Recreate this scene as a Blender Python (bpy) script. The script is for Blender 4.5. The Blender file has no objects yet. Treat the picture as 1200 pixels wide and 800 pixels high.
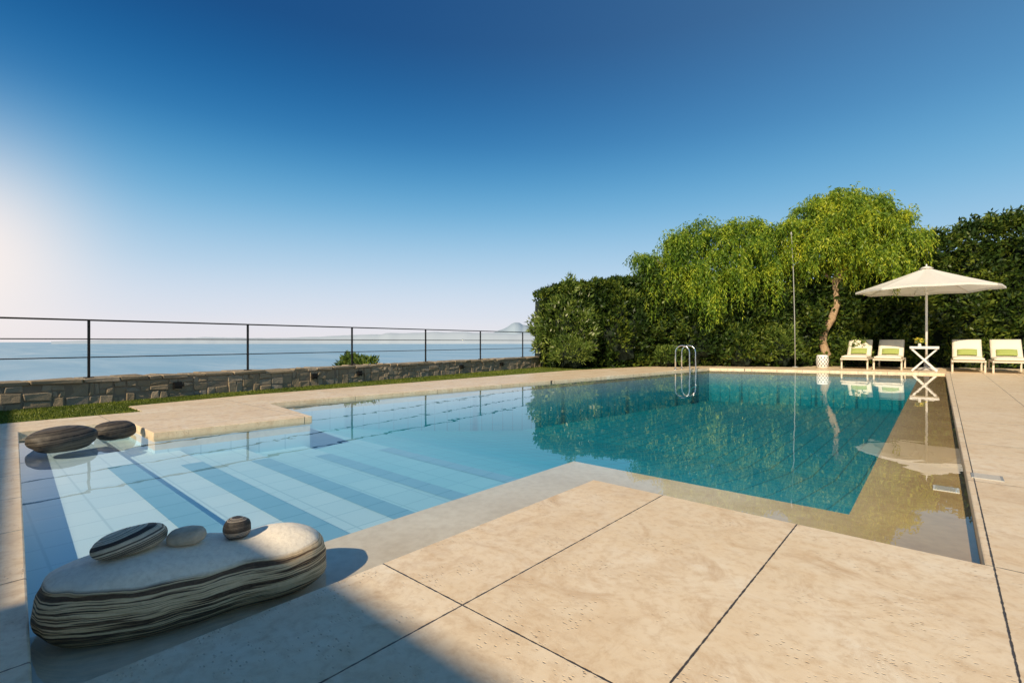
import bpy, bmesh, math, random
import numpy as np
from mathutils import Vector, Matrix, noise
from mathutils.bvhtree import BVHTree
random.seed(7); rng=np.random.default_rng(7)
U=0.8
scene=bpy.context.scene
col=scene.collection

# ------------------------------------------------------------------ helpers
def c2w(cx,cz):            # camera ground axes -> pool aligned axes (units)
    return (.750*cx-.661*cz, .661*cx+.750*cz)
def gpx(x,y,z=0.0):        # survey: ground position of a photo point (units)
    d=y-400.0; k=1.0-z
    return (k*(.75*(x-600)-379)/d, k*(.661*(x-600)+430)/d)

class MB:
    def __init__(s): s.v=[];s.f=[];s.m=[];s.r=[];s.sm=[]
    def add(s,vs,fs,m=0,r=None,smooth=False):
        o=len(s.v); s.v+= [tuple(v) for v in vs]
        if r is None: r=random.random()
        for f in fs:
            s.f.append(tuple(i+o for i in f)); s.m.append(m); s.r.append(r); s.sm.append(smooth)
    def box(s,c,a,b,d,m=0,j=0.0):
        c=Vector(c);a=Vector(a);b=Vector(b);d=Vector(d)
        vs=[]
        for sz in(-1,1):
            for sx,sy in((-1,-1),(1,-1),(1,1),(-1,1)):
                p=c+a*sx+b*sy+d*sz
                if j: p+=Vector((random.uniform(-j,j),random.uniform(-j,j),random.uniform(-j,j)))
                vs.append(p)
        s.add(vs,[(3,2,1,0),(4,5,6,7),(0,1,5,4),(1,2,6,5),(2,3,7,6),(3,0,4,7)],m)
    def abox(s,x0,x1,y0,y1,z0,z1,m=0):
        s.box(((x0+x1)/2,(y0+y1)/2,(z0+z1)/2),((x1-x0)/2,0,0),(0,(y1-y0)/2,0),(0,0,(z1-z0)/2),m)
    def tube(s,pts,rad,n=8,m=0,cap=True,wob=0):
        pts=[Vector(p) for p in pts]
        if not hasattr(rad,'__len__'): rad=[rad]*len(pts)
        vs=[];fs=[];up=Vector((0.13,0.21,1)).normalized();prev=None
        for i,p in enumerate(pts):
            t=(pts[min(i+1,len(pts)-1)]-pts[max(i-1,0)]).normalized()
            if prev is None:
                a=t.cross(up)
                if a.length<1e-3:a=t.cross(Vector((1,0,0)))
            else: a=prev-t*prev.dot(t)
            a.normalize();b=t.cross(a);prev=a
            for k in range(n):
                th=2*math.pi*k/n
                r=rad[i]*(1+wob*random.uniform(-1,1))
                vs.append(p+a*math.cos(th)*r+b*math.sin(th)*r)
        for i in range(len(pts)-1):
            for k in range(n):
                k2=(k+1)%n
                fs.append((i*n+k,i*n+k2,(i+1)*n+k2,(i+1)*n+k))
        if cap: fs.append(tuple(range(n))[::-1]); fs.append(tuple((len(pts)-1)*n+k for k in range(n)))
        s.add(vs,fs,m,smooth=True)
    def lathe(s,prof,n=24,m=0,c=(0,0,0)):
        vs=[];fs=[]
        for (r,z) in prof:
            for k in range(n):
                th=2*math.pi*k/n; vs.append((c[0]+r*math.cos(th),c[1]+r*math.sin(th),c[2]+z))
        for i in range(len(prof)-1):
            for k in range(n):
                k2=(k+1)%n; fs.append((i*n+k,i*n+k2,(i+1)*n+k2,(i+1)*n+k))
        fs.append(tuple(range(n))[::-1]); fs.append(tuple((len(prof)-1)*n+k for k in range(n)))
        s.add(vs,fs,m,smooth=True)
    def build(s,name,mats,parent=None,loc=None,bevel=0,**kw):
        me=bpy.data.meshes.new(name); me.from_pydata(s.v,[],s.f)
        for m in (mats if isinstance(mats,(list,tuple)) else [mats]): me.materials.append(m)
        me.polygons.foreach_set('material_index',s.m)
        me.polygons.foreach_set('use_smooth',s.sm)
        at=me.attributes.new('rnd','FLOAT','FACE'); at.data.foreach_set('value',s.r)
        me.update()
        ob=bpy.data.objects.new(name,me); col.objects.link(ob)
        if parent: ob.parent=parent
        if loc is not None: ob.location=loc
        if bevel:
            b=ob.modifiers.new('bevel','BEVEL'); b.width=bevel; b.segments=2; b.limit_method='ANGLE'
        for k,v in kw.items(): ob[k]=v
        return ob
def empty(name,loc,**kw):
    e=bpy.data.objects.new(name,None); e.empty_display_size=.1; e.location=loc; col.objects.link(e)
    for k,v in kw.items(): e[k]=v
    return e

# ------------------------------------------------------------------ materials
class NT:
    def __init__(s,name):
        s.mat=bpy.data.materials.new(name); s.mat.use_nodes=True
        s.t=s.mat.node_tree; s.t.nodes.clear(); s.out=s.n('ShaderNodeOutputMaterial')
    def n(s,ty,**kw):
        nd=s.t.nodes.new(ty)
        for k,v in kw.items(): setattr(nd,k,v)
        return nd
    def l(s,a,b): s.t.links.new(a,b)
    def val(s,inp,v):
        if hasattr(v,'is_linked') or isinstance(v,bpy.types.NodeSocket): s.l(v,inp)
        else: inp.default_value=v
    def math(s,op,a,b=0.0,c=None,clamp=False):
        nd=s.n('ShaderNodeMath',operation=op,use_clamp=clamp); s.val(nd.inputs[0],a); s.val(nd.inputs[1],b)
        if c is not None: s.val(nd.inputs[2],c)
        return nd.outputs[0]
    def mr(s,v,a,b,c,d):
        nd=s.n('ShaderNodeMapRange'); s.val(nd.inputs[0],v)
        for i,x in enumerate((a,b,c,d)): nd.inputs[i+1].default_value=x
        return nd.outputs[0]
    def mix(s,f,a,b,mode='MIX'):
        nd=s.n('ShaderNodeMix',data_type='RGBA',blend_type=mode)
        s.val(nd.inputs[0],f); 
        for i,x in ((6,a),(7,b)):
            if isinstance(x,tuple): nd.inputs[i].default_value=(*x,1)
            else: s.l(x,nd.inputs[i])
        return nd.outputs[2]
    def noise(s,vec,scale,detail=4,rough=.55,dist=0):
        nd=s.n('ShaderNodeTexNoise'); s.l(vec,nd.inputs['Vector']); nd.inputs['Scale'].default_value=scale
        nd.inputs['Detail'].default_value=detail; nd.inputs['Roughness'].default_value=rough; nd.inputs['Distortion'].default_value=dist
        return nd.outputs[0]
    def ramp(s,f,stops):
        nd=s.n('ShaderNodeValToRGB'); s.l(f,nd.inputs[0]); e=nd.color_ramp.elements
        while len(e)<len(stops): e.new(.5)
        for el,(p,c) in zip(e,stops): el.position=p; el.color=(*c,1)
        return nd.outputs[0]
    def pos(s): return s.n('ShaderNodeNewGeometry').outputs['Position']
    def obj(s): return s.n('ShaderNodeTexCoord').outputs['Object']
    def attr(s,nm): return s.n('ShaderNodeAttribute',attribute_name=nm).outputs['Fac']
    def bump(s,h,st=.3,d=.01):
        nd=s.n('ShaderNodeBump'); s.l(h,nd.inputs['Height']); nd.inputs['Strength'].default_value=st; nd.inputs['Distance'].default_value=d
        return nd.outputs[0]
    def bsdf(s,color,rough=.6,metal=0,normal=None,spec=.5,**kw):
        b=s.n('ShaderNodeBsdfPrincipled')
        if isinstance(color,tuple): b.inputs['Base Color'].default_value=(*color,1)
        else: s.l(color,b.inputs['Base Color'])
        s.val(b.inputs['Roughness'],rough); b.inputs['Metallic'].default_value=metal
        b.inputs['Specular IOR Level'].default_value=spec
        if normal is not None: s.l(normal,b.inputs['Normal'])
        return b.outputs[0]
    def fin(s,sh): s.l(sh,s.out.inputs[0]); return s.mat

def simple(name,c,rough=.6,metal=0,vary=.12,scale=20,bump=.1):
    t=NT(name); p=t.obj(); n=t.noise(p,scale)
    c2=tuple(x*(1-vary) for x in c)
    colr=t.mix(n,c,c2)
    return t.fin(t.bsdf(colr,rough,metal,t.bump(n,bump,.004)))

def paving_mat():
    t=NT('travertine'); p=t.pos()
    sep=t.n('ShaderNodeSeparateXYZ'); t.l(p,sep.inputs[0])
    def joint(c,off,sp):
        a=t.math('DIVIDE',t.math('SUBTRACT',c,off*U),sp*U)
        fl=t.math('FLOOR',a)
        fr=t.math('FRACT',a)
        d=t.math('MULTIPLY',t.math('MINIMUM',fr,t.math('SUBTRACT',1.0,fr)),sp*U)
        return d,fl
    dx,fx=joint(sep.outputs[0],.17,.77); dy,fy=joint(sep.outputs[1],1.27,1.78)
    d=t.math('MINIMUM',dx,dy)
    wob=t.mr(t.noise(p,35,3),.3,.7,-.0012,.0012)
    d=t.math('ADD',d,wob)
    jm=t.mr(d,.0018,.0034,1,0)
    cb=t.n('ShaderNodeCombineXYZ'); t.l(fx,cb.inputs[0]); t.l(fy,cb.inputs[1])
    wn=t.n('ShaderNodeTexWhiteNoise'); t.l(cb.outputs[0],wn.inputs['Vector'])
    off=t.n('ShaderNodeVectorMath',operation='MULTIPLY_ADD'); t.l(wn.outputs['Color'],off.inputs[0]); off.inputs[1].default_value=(9,9,9); t.l(p,off.inputs[2]); ps=off.outputs[0]
    n1=t.noise(ps,1.8,6,.62,.6); n2=t.noise(ps,14,6,.65)
    base=t.ramp(n1,[(.25,(.76,.56,.35)),(.45,(.89,.71,.48)),(.6,(.95,.79,.57)),(.78,(.99,.89,.71))])
    base=t.mix(t.mr(n2,.35,.75,0,.4),base,(.76,.54,.32))
    tint=t.mix(t.math('MULTIPLY',wn.outputs[0],.4),base,(.82,.62,.40))
    mp=t.n('ShaderNodeMapping'); t.l(ps,mp.inputs[0]); mp.inputs['Scale'].default_value=(45,80,26)
    vo=t.n('ShaderNodeTexVoronoi'); t.l(mp.outputs[0],vo.inputs['Vector']); vo.inputs['Scale'].default_value=1
    gate=t.mr(t.noise(ps,6,3),.5,.64,0,1)
    pit=t.math('MULTIPLY',t.mr(vo.outputs['Distance'],.1,.26,1,0),gate)
    vein=t.noise(ps,3.6,9,.74,1.6); mott=t.noise(ps,28,5,.7,.4)
    tint=t.mix(t.mr(vein,.50,.68,0,.65),tint,(.62,.41,.22))
    tint=t.mix(t.mr(mott,.48,.7,0,.4),tint,(.55,.36,.19))
    c=t.mix(t.math('MULTIPLY',pit,.5),tint,(.34,.22,.13))
    c=t.mix(jm,c,(.07,.055,.045))
    h=t.math('SUBTRACT',t.math('MULTIPLY',n2,.35),t.math('ADD',t.math('MULTIPLY',jm,2.0),t.math('MULTIPLY',pit,.8)))
    return t.fin(t.bsdf(c,t.mr(n2,.3,.7,.30,.55),normal=t.bump(h,.55,.006),spec=.45))
M_pave=paving_mat()

def tile_mat():
    t=NT('pool_tile'); p=t.pos()
    sep=t.n('ShaderNodeSeparateXYZ'); t.l(p,sep.inputs[0])
    S=.25
    def j(c):
        a=t.math('FRACT',t.math('DIVIDE',c,S)); return t.math('MULTIPLY',t.math('MINIMUM',a,t.math('SUBTRACT',1.0,a)),S)
    d=t.math('MINIMUM',j(sep.outputs[0]),j(sep.outputs[1]))
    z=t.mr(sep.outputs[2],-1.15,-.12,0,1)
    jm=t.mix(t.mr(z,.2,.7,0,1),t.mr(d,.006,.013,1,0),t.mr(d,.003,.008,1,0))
    c=t.ramp(z,[(0,(.0,.215,.275)),(.35,(.002,.31,.39)),(.6,(.04,.42,.53)),(.8,(.31,.58,.68)),(.96,(.62,.76,.80))])  # water's depth attenuation painted into the tile: pale shallows, teal deep end
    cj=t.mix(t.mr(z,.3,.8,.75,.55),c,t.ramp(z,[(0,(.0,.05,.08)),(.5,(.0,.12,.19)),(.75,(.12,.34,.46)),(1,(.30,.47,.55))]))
    n=t.noise(p,1.6,3)
    fl=t.n('ShaderNodeVectorMath',operation='SNAP'); t.l(p,fl.inputs[0]); fl.inputs[1].default_value=(S,S,50)
    wn=t.n('ShaderNodeTexWhiteNoise'); t.l(fl.outputs[0],wn.inputs['Vector'])
    c=t.mix(t.math('MULTIPLY',wn.outputs[0],.2),c,t.mix(1.0,c,(.6,.75,.85),'MULTIPLY'))
    c=t.mix(t.mr(n,.3,.7,0,.25),c,t.mix(1.0,c,(.7,.85,.9),'MULTIPLY'))
    return t.fin(t.bsdf(t.mix(jm,c,cj),.5,spec=.2))
M_tile=tile_mat()
def band_mat():
    t=NT('blue_step_tile'); p=t.pos(); sep=t.n('ShaderNodeSeparateXYZ'); t.l(p,sep.inputs[0])
    a=t.math('FRACT',t.math('DIVIDE',sep.outputs[0],.25)); d=t.math('MINIMUM',a,t.math('SUBTRACT',1.0,a))
    n=t.noise(p,5,3)
    c=t.mix(n,(.21,.43,.56),(.16,.37,.50)); return t.fin(t.bsdf(t.mix(t.mr(d,.015,.035,1,0),c,(.12,.30,.42)),.5))
M_band=band_mat()
def ledge_mat():
    t=NT('wet_ledge_stone'); p=t.pos(); n=t.noise(p,2.2,6,.6); n2=t.noise(p,22,4)
    sep=t.n('ShaderNodeSeparateXYZ'); t.l(p,sep.inputs[0])
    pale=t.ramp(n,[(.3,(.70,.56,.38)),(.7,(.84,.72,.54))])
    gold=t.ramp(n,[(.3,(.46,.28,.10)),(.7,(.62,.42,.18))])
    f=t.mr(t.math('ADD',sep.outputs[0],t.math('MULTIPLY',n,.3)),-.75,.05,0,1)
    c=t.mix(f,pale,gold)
    c=t.mix(t.mr(n2,.4,.7,0,.4),c,t.mix(1.0,c,(.72,.66,.55),'MULTIPLY'))
    return t.fin(t.bsdf(c,.6))
M_ledge=ledge_mat()

def water_mat(name,tint,b_scale,b_str,rough=0.0):
    t=NT(name); g=t.n('ShaderNodeNewGeometry'); p=g.outputs['Position']
    n=t.noise(p,b_scale,2,.45,.3)
    nb=t.bump(n,b_str,.02)
    # same surface reflectance whichever side the water sheet is seen from
    ior=t.mr(g.outputs['Backfacing'],0,1,1.50,1/1.50)
    fr=t.n('ShaderNodeFresnel'); t.l(ior,fr.inputs[0]); t.l(nb,fr.inputs[1])
    tr=t.n('ShaderNodeBsdfTransparent'); tr.inputs[0].default_value=(*tint,1)
    gl=t.n('ShaderNodeBsdfGlossy'); gl.inputs['Roughness'].default_value=rough; t.l(nb,gl.inputs['Normal']); gl.inputs[0].default_value=(1,1,1,1)
    mx=t.n('ShaderNodeMixShader'); t.l(fr.outputs[0],mx.inputs[0]); t.l(tr.outputs[0],mx.inputs[1]); t.l(gl.outputs[0],mx.inputs[2])
    return t.fin(mx.outputs[0])
M_water=water_mat('pool_water',(.96,.99,1.0),3.0,.05)

def sea_mat():
    t=NT('sea_water'); p=t.pos()
    mp=t.n('ShaderNodeMapping'); t.l(p,mp.inputs[0]); mp.inputs['Scale'].default_value=(.0012,.006,.004)
    n=t.noise(mp.outputs[0],1.0,8,.65,.5); n2=t.noise(p,.25,3)
    c=t.ramp(n,[(.3,(.22,.41,.55)),(.5,(.32,.49,.61)),(.7,(.45,.59,.68))])
    return t.fin(t.bsdf(c,.42,normal=t.bump(n2,.8,1.0)))
M_sea=sea_mat()

def grass_ground():
    t=NT('lawn_soil'); p=t.pos(); n=t.noise(p,6,6,.7); n2=t.noise(p,60,4)
    c=t.ramp(n,[(.3,(.07,.10,.02)),(.7,(.15,.19,.04))]); c=t.mix(t.mr(n2,.4,.7,0,.6),c,(.11,.10,.035))
    return t.fin(t.bsdf(c,.9,normal=t.bump(n2,.6,.02),spec=.1))
M_lawn=grass_ground()

def leaf_mat(name,dark,mid,light,transl=.3,nscale=1.2):
    t=NT(name); p=t.pos(); a=t.attr('rnd'); n=t.noise(p,nscale,3,.6)
    f=t.math('ADD',t.math('MULTIPLY',a,.5),t.math('MULTIPLY',t.mr(n,.3,.7,0,1),.5))
    c=t.ramp(f,[(.1,dark),(.5,mid),(.9,light)])
    b=t.bsdf(c,.45,spec=.35); tl=t.n('ShaderNodeBsdfTranslucent'); t.l(c,tl.inputs[0])
    mx=t.n('ShaderNodeMixShader'); mx.inputs[0].default_value=transl; t.l(b,mx.inputs[1]); t.l(tl.outputs[0],mx.inputs[2])
    return t.fin(mx.outputs[0])
M_hedge=leaf_mat('hedge_leaf',(.014,.034,.008),(.05,.095,.014),(.24,.29,.035))
M_olean=leaf_mat('oleander_leaf',(.04,.07,.012),(.12,.19,.03),(.34,.4,.08))
M_pepper=leaf_mat('pepper_leaf',(.05,.12,.015),(.24,.36,.03),(.70,.70,.05),.42,1.7)
M_pepper2=leaf_mat('pepper_leaf_deep',(.04,.10,.014),(.18,.30,.025),(.58,.63,.05),.4,1.6)
M_grass=leaf_mat('grass_blade',(.07,.10,.015),(.15,.2,.025),(.30,.31,.05))
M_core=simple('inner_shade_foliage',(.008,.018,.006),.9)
M_leaf_highlight=simple('pale_leaf_highlight',(.5,.52,.3),.6)  # pale leaf colour, paints the light highlights on the oleander
M_yellow=simple('yellow_petal',(.75,.6,.05),.6)
def bark():
    t=NT('bark'); p=t.pos(); n=t.noise(p,7,6,.7,1)
    c=t.ramp(n,[(.3,(.25,.15,.08)),(.6,(.5,.34,.2)),(.8,(.62,.46,.3))])
    return t.fin(t.bsdf(c,.9,normal=t.bump(n,.9,.04)))
M_bark=bark()

def wallstone():
    t=NT('rubble_stone'); p=t.pos(); a=t.attr('rnd'); n=t.noise(p,9,6,.7)
    c=t.ramp(a,[(0,(.33,.26,.17)),(.35,(.38,.30,.20)),(.7,(.44,.35,.24)),(1,(.37,.32,.25))])
    c=t.mix(t.mr(n,.3,.7,0,.5),c,(.24,.18,.12))
    return t.fin(t.bsdf(c,.9,normal=t.bump(n,.8,.02),spec=.2))
M_rubble=wallstone()
M_mortar=simple('lime_mortar',(.28,.22,.155),.95,scale=12,bump=.6)
M_rail=simple('dark_iron',(.025,.022,.02),.5,.6)
M_white=simple('white_paint',(.84,.81,.75),.45,vary=.06)
M_frame=simple('beige_lacquer',(.74,.65,.50),.5,vary=.08)
M_fabric=simple('cream_fabric',(.84,.75,.59),.9,vary=.06,scale=40)
def canopy():
    t=NT('canvas'); p=t.obj(); n=t.noise(p,5)
    c=t.mix(n,(.92,.89,.83),(.88,.85,.78)); b=t.bsdf(c,.9,spec=.1); tl=t.n('ShaderNodeBsdfTranslucent'); t.l(c,tl.inputs[0])
    mx=t.n('ShaderNodeMixShader'); mx.inputs[0].default_value=.3; t.l(b,mx.inputs[1]); t.l(tl.outputs[0],mx.inputs[2])
    return t.fin(mx.outputs[0])
M_canopy=canopy()
def pillow_mat():
    t=NT('green_pillow_cloth'); p=t.obj(); w=t.n('ShaderNodeTexWave'); t.l(p,w.inputs[0]); w.inputs['Scale'].default_value=9
    w.bands_direction='Z'
    c=t.mix(t.mr(w.outputs[1],.4,.6,0,1),(.28,.34,.06),(.42,.46,.15)); return t.fin(t.bsdf(c,.9))
M_pillow=pillow_mat()
M_steel=simple('polished_steel',(.8,.8,.8),.18,1,vary=.03)
M_plast=simple('villa_plaster',(.7,.62,.5),.85)
M_glass=simple('dark_window_glass',(.03,.04,.05),.08)
M_wood=simple('door_wood',(.2,.11,.05),.6)
M_grey=simple('grey_metal',(.42,.41,.38),.45,.2)
M_dgrey=simple('shadowed_piercing',(.12,.11,.1),.8)
M_terra=simple('concrete_foot',(.5,.48,.45),.8)

def marble(name,stops,scale,tilt,dist=2.2):
    t=NT(name); p=t.obj()
    mp=t.n('ShaderNodeMapping'); t.l(p,mp.inputs[0]); mp.inputs['Rotation'].default_value=tilt
    nz=t.noise(mp.outputs[0],2.6,3,.5)
    sep=t.n('ShaderNodeSeparateXYZ'); t.l(mp.outputs[0],sep.inputs[0])
    f=t.math('ADD',t.math('MULTIPLY',sep.outputs[2],scale),t.math('MULTIPLY',nz,dist))
    cb=t.n('ShaderNodeCombineXYZ'); t.l(f,cb.inputs[2]); 
    w=t.noise(cb.outputs[0],1.0,7,.78)
    fine=t.noise(p,55,5,.7)
    c=t.ramp(w,stops); c=t.mix(t.mr(fine,.4,.75,0,.35),c,(.16,.13,.10))
    return t.fin(t.bsdf(c,t.mr(fine,.3,.7,.45,.7),normal=t.bump(fine,.45,.004),spec=.35))
def bigmarble():
    t=NT('banded_marble'); p=t.obj()
    nz=t.noise(p,2.8,4,.5)
    sep=t.n('ShaderNodeSeparateXYZ'); t.l(p,sep.inputs[0])
    z=t.math('ADD',sep.outputs[2],t.math('MULTIPLY',t.math('SUBTRACT',nz,.5),.05))
    cb=t.n('ShaderNodeCombineXYZ'); t.l(t.math('MULTIPLY',z,29.0),cb.inputs[2]); t.l(t.math('MULTIPLY',sep.outputs[0],.5),cb.inputs[0])
    w=t.noise(cb.outputs[0],1.0,5,.68)
    stripes=t.ramp(w,[(.34,(.04,.022,.012)),(.43,(.12,.065,.032)),(.445,(.55,.35,.17)),(.475,(.88,.66,.40)),(.505,(.70,.48,.26)),(.515,(.055,.032,.018)),(.56,(.09,.05,.025)),(.572,(.68,.46,.24)),(.605,(.85,.62,.37)),(.62,(.16,.09,.045)),(.68,(.06,.035,.02))])
    top=t.mix(t.mr(w,.36,.42,0,1),(.50,.37,.24),(1.0,.88,.70))
    c=t.mix(t.mr(z,.060,.070,0,1),stripes,top)
    fine=t.noise(p,60,5,.7); c=t.mix(t.mr(fine,.42,.75,0,.3),c,(.32,.22,.14))
    return t.fin(t.bsdf(c,t.mr(fine,.3,.7,.4,.65),normal=t.bump(t.math('ADD',fine,w),.5,.005),spec=.35))
M_big=bigmarble()
st_=[(.36,(.05,.032,.02)),(.47,(.06,.04,.028)),(.485,(.72,.56,.38)),(.53,(.88,.72,.5)),(.545,(.06,.04,.028)),(.62,(.12,.08,.055))]
M_sm=marble('striped_marble',st_,42,(.2,.25,0),1.2)
M_sm3=marble('banded_dark_marble',[(.36,(.02,.017,.015)),(.525,(.035,.03,.026)),(.535,(.5,.43,.35)),(.555,(.6,.52,.42)),(.565,(.03,.025,.022)),(.66,(.06,.048,.04))],60,(.05,.05,0),.8)
M_sm2=marble('grey_marble',[(.3,(.44,.33,.22)),(.5,(.66,.53,.38)),(.7,(.5,.39,.27))],30,(.3,.2,0))
M_dark=marble('dark_wet_marble',[(.38,(.01,.009,.008)),(.48,(.018,.016,.014)),(.5,(.09,.075,.06)),(.54,(.12,.10,.08)),(.56,(.016,.014,.012)),(.7,(.05,.04,.03))],36,(.1,.1,0),1.2)
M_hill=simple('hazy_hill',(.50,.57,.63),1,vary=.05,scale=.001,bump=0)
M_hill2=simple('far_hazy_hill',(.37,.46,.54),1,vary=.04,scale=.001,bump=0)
M_cliff=simple('dry_slope',(.16,.14,.08),.95,scale=.3)

# ------------------------------------------------------------------ plan (units)
pool=[(-1.9,.14),(-1.9,3.05),(.14,3.05),(.06,20.6),(-6.6,18.75),(-8.25,3.35),(-6.35,3.15),(-6.5,1.42),(-7.7,1.42),(-7.7,.45)]
def offs(poly,d):
    A=sum(poly[i][0]*poly[(i+1)%len(poly)][1]-poly[(i+1)%len(poly)][0]*poly[i][1] for i in range(len(poly)))
    s=1 if A>0 else -1; out=[]
    n=len(poly)
    for i in range(n):
        p=Vector(poly[i]);a=(p-Vector(poly[i-1])).normalized();b=(Vector(poly[(i+1)%n])-p).normalized()
        na=Vector((a.y,-a.x))*s;nb=Vector((b.y,-b.x))*s
        m=(na+nb).normalized(); k=d/max(.3,m.dot(na)); q=p+m*k; out.append((q.x,q.y))
    return out
def slab(name,outer,inner,ztop,thick,mat,**kw):
    bm=bmesh.new()
    for loop in [outer]+([inner] if inner else []):
        vs=[bm.verts.new((x*U,y*U,ztop*U)) for x,y in loop]
        for i in range(len(vs)): bm.edges.new((vs[i],vs[(i+1)%len(vs)]))
    bmesh.ops.triangle_fill(bm,use_beauty=True,use_dissolve=False,edges=bm.edges[:])
    for f in bm.faces:
        f.normal_update()
        if f.normal.z<0: f.normal_flip()
    if thick:
        r=bmesh.ops.extrude_face_region(bm,geom=bm.faces[:])
        top=[v for v in r['geom'] if isinstance(v,bmesh.types.BMVert)]
        orig=[v for v in bm.verts if v not in set(top)]
        for v in orig: v.co.z-=thick*U
        bmesh.ops.recalc_face_normals(bm,faces=bm.faces[:])
    me=bpy.data.meshes.new(name); bm.to_mesh(me); bm.free(); me.materials.append(mat)
    ob=bpy.data.objects.new(name,me); col.objects.link(ob)
    for k,v in kw.items(): ob[k]=v
    return ob
pave_outer=[(-8.6,-7),(-8.6,1.75),(-9.45,1.75),(-9.75,3.6),(-9.7,14.0),(-8.9,18.0),(-8.0,20.2),(-4.2,21.6),(-3.9,24.0),(1,25.6),(14,26.2),(14,-7)]
pv=slab('pavement',pave_outer,pool,0,.085,M_pave,kind='structure')
bv=pv.modifiers.new('b','BEVEL'); bv.width=.006; bv.segments=2; bv.limit_method='ANGLE'
hole=offs(pool,.03)
wa=Vector(c2w(-7.5,7.16)); wb=Vector(c2w(.83,19.1)); wd=(wb-wa); wn=wd.normalized(); wo=Vector((-wn.y,wn.x))
def wp(t,o=0): p=wa+wd*t+wo*o; return (p.x,p.y)
g_outer=[wp(-1.6,3.2),wp(1.6,3.2),(-16,60),(70,60),(70,-45),(-12,-45)]
gr=slab('ground',g_outer,hole,-.03,0,M_lawn,kind='structure')
mb=MB(); cen=Vector((10,8)); ring=[Vector(p) for p in g_outer]; SEA=-70
fr=[]
for lvl,(k,z) in enumerate([(0,-.024),(3,-2.5),(40,-30),(90,SEA-4)]):
    for p in ring:
        dr=(p-cen).normalized(); q=p*U+dr*k; fr.append((q.x,q.y,z))
n=len(ring); fs=[]
for L in range(3):
    for i in range(n): fs.append((L*n+i,L*n+(i+1)%n,(L+1)*n+(i+1)%n,(L+1)*n+i))
mb.add(fr,fs); mb.build('hillside_terrain',M_cliff,kind='structure')
R=60000
mb=MB(); mb.add([(-R,-R,SEA),(R,-R,SEA),(R,R,SEA),(-R,R,SEA)],[(0,1,2,3)]); mb.build('sea',M_sea,kind='structure')

# pool shell
mb=MB(); H=offs(pool,.02)
n=len(H)
vs=[(x*U,y*U,-.07*U) for x,y in H]+[(x*U,y*U,-.2*U) for x,y in H]+[(x*U,y*U,-1.6*U) for x,y in H]
mb.add(vs,[(i,(i+1)%n,n+(i+1)%n,n+i) for i in range(n)],0)
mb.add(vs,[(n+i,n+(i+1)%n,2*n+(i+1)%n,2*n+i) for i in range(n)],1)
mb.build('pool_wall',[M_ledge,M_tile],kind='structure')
LX,LY,RX=-2.56,3.77,-.45; zl=-.105
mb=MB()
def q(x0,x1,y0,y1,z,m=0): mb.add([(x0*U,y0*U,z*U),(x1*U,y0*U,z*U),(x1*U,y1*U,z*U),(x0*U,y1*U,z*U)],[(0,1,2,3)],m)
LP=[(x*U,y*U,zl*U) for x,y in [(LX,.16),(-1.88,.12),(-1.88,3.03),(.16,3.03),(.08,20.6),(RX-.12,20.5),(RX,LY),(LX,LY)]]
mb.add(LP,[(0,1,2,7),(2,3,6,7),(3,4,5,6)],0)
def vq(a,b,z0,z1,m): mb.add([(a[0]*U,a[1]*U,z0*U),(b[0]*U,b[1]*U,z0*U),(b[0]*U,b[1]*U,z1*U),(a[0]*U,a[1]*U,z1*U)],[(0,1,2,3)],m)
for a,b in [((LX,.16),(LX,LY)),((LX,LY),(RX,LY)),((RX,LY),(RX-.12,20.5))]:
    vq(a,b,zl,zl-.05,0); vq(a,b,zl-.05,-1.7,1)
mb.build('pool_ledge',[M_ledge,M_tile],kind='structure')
mb=MB(); ys=[.0,1.1,1.67,2.33,3.06,3.95]; zs=[-.15,-.235,-.315,-.39,-.46]
X0,X1=-8.6,LX-.003
for i in range(5):
    q(X0,X1,ys[i],ys[i+1],zs[i],0)
    vq((X0,ys[i+1]),(X1,ys[i+1]),zs[i],zs[i+1] if i<4 else -.53,0)
    q(-5.7,X1,ys[i+1]-.20,ys[i+1]-.005,zs[i]+.005,1)
prof=[(3.95,-.53),(4.8,-.6),(6.5,-.85),(9,-1.15),(21,-1.25)]
for (y0,z0),(y1,z1) in zip(prof,prof[1:]):
    mb.add([(X0*U,y0*U,z0*U),(.3*U,y0*U,z0*U),(.3*U,y1*U,z1*U),(X0*U,y1*U,z1*U)],[(0,1,2,3)])
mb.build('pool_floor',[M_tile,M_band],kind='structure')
slab('pool_water',offs(pool,.012),None,-.052,0,M_water,kind='structure')

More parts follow.
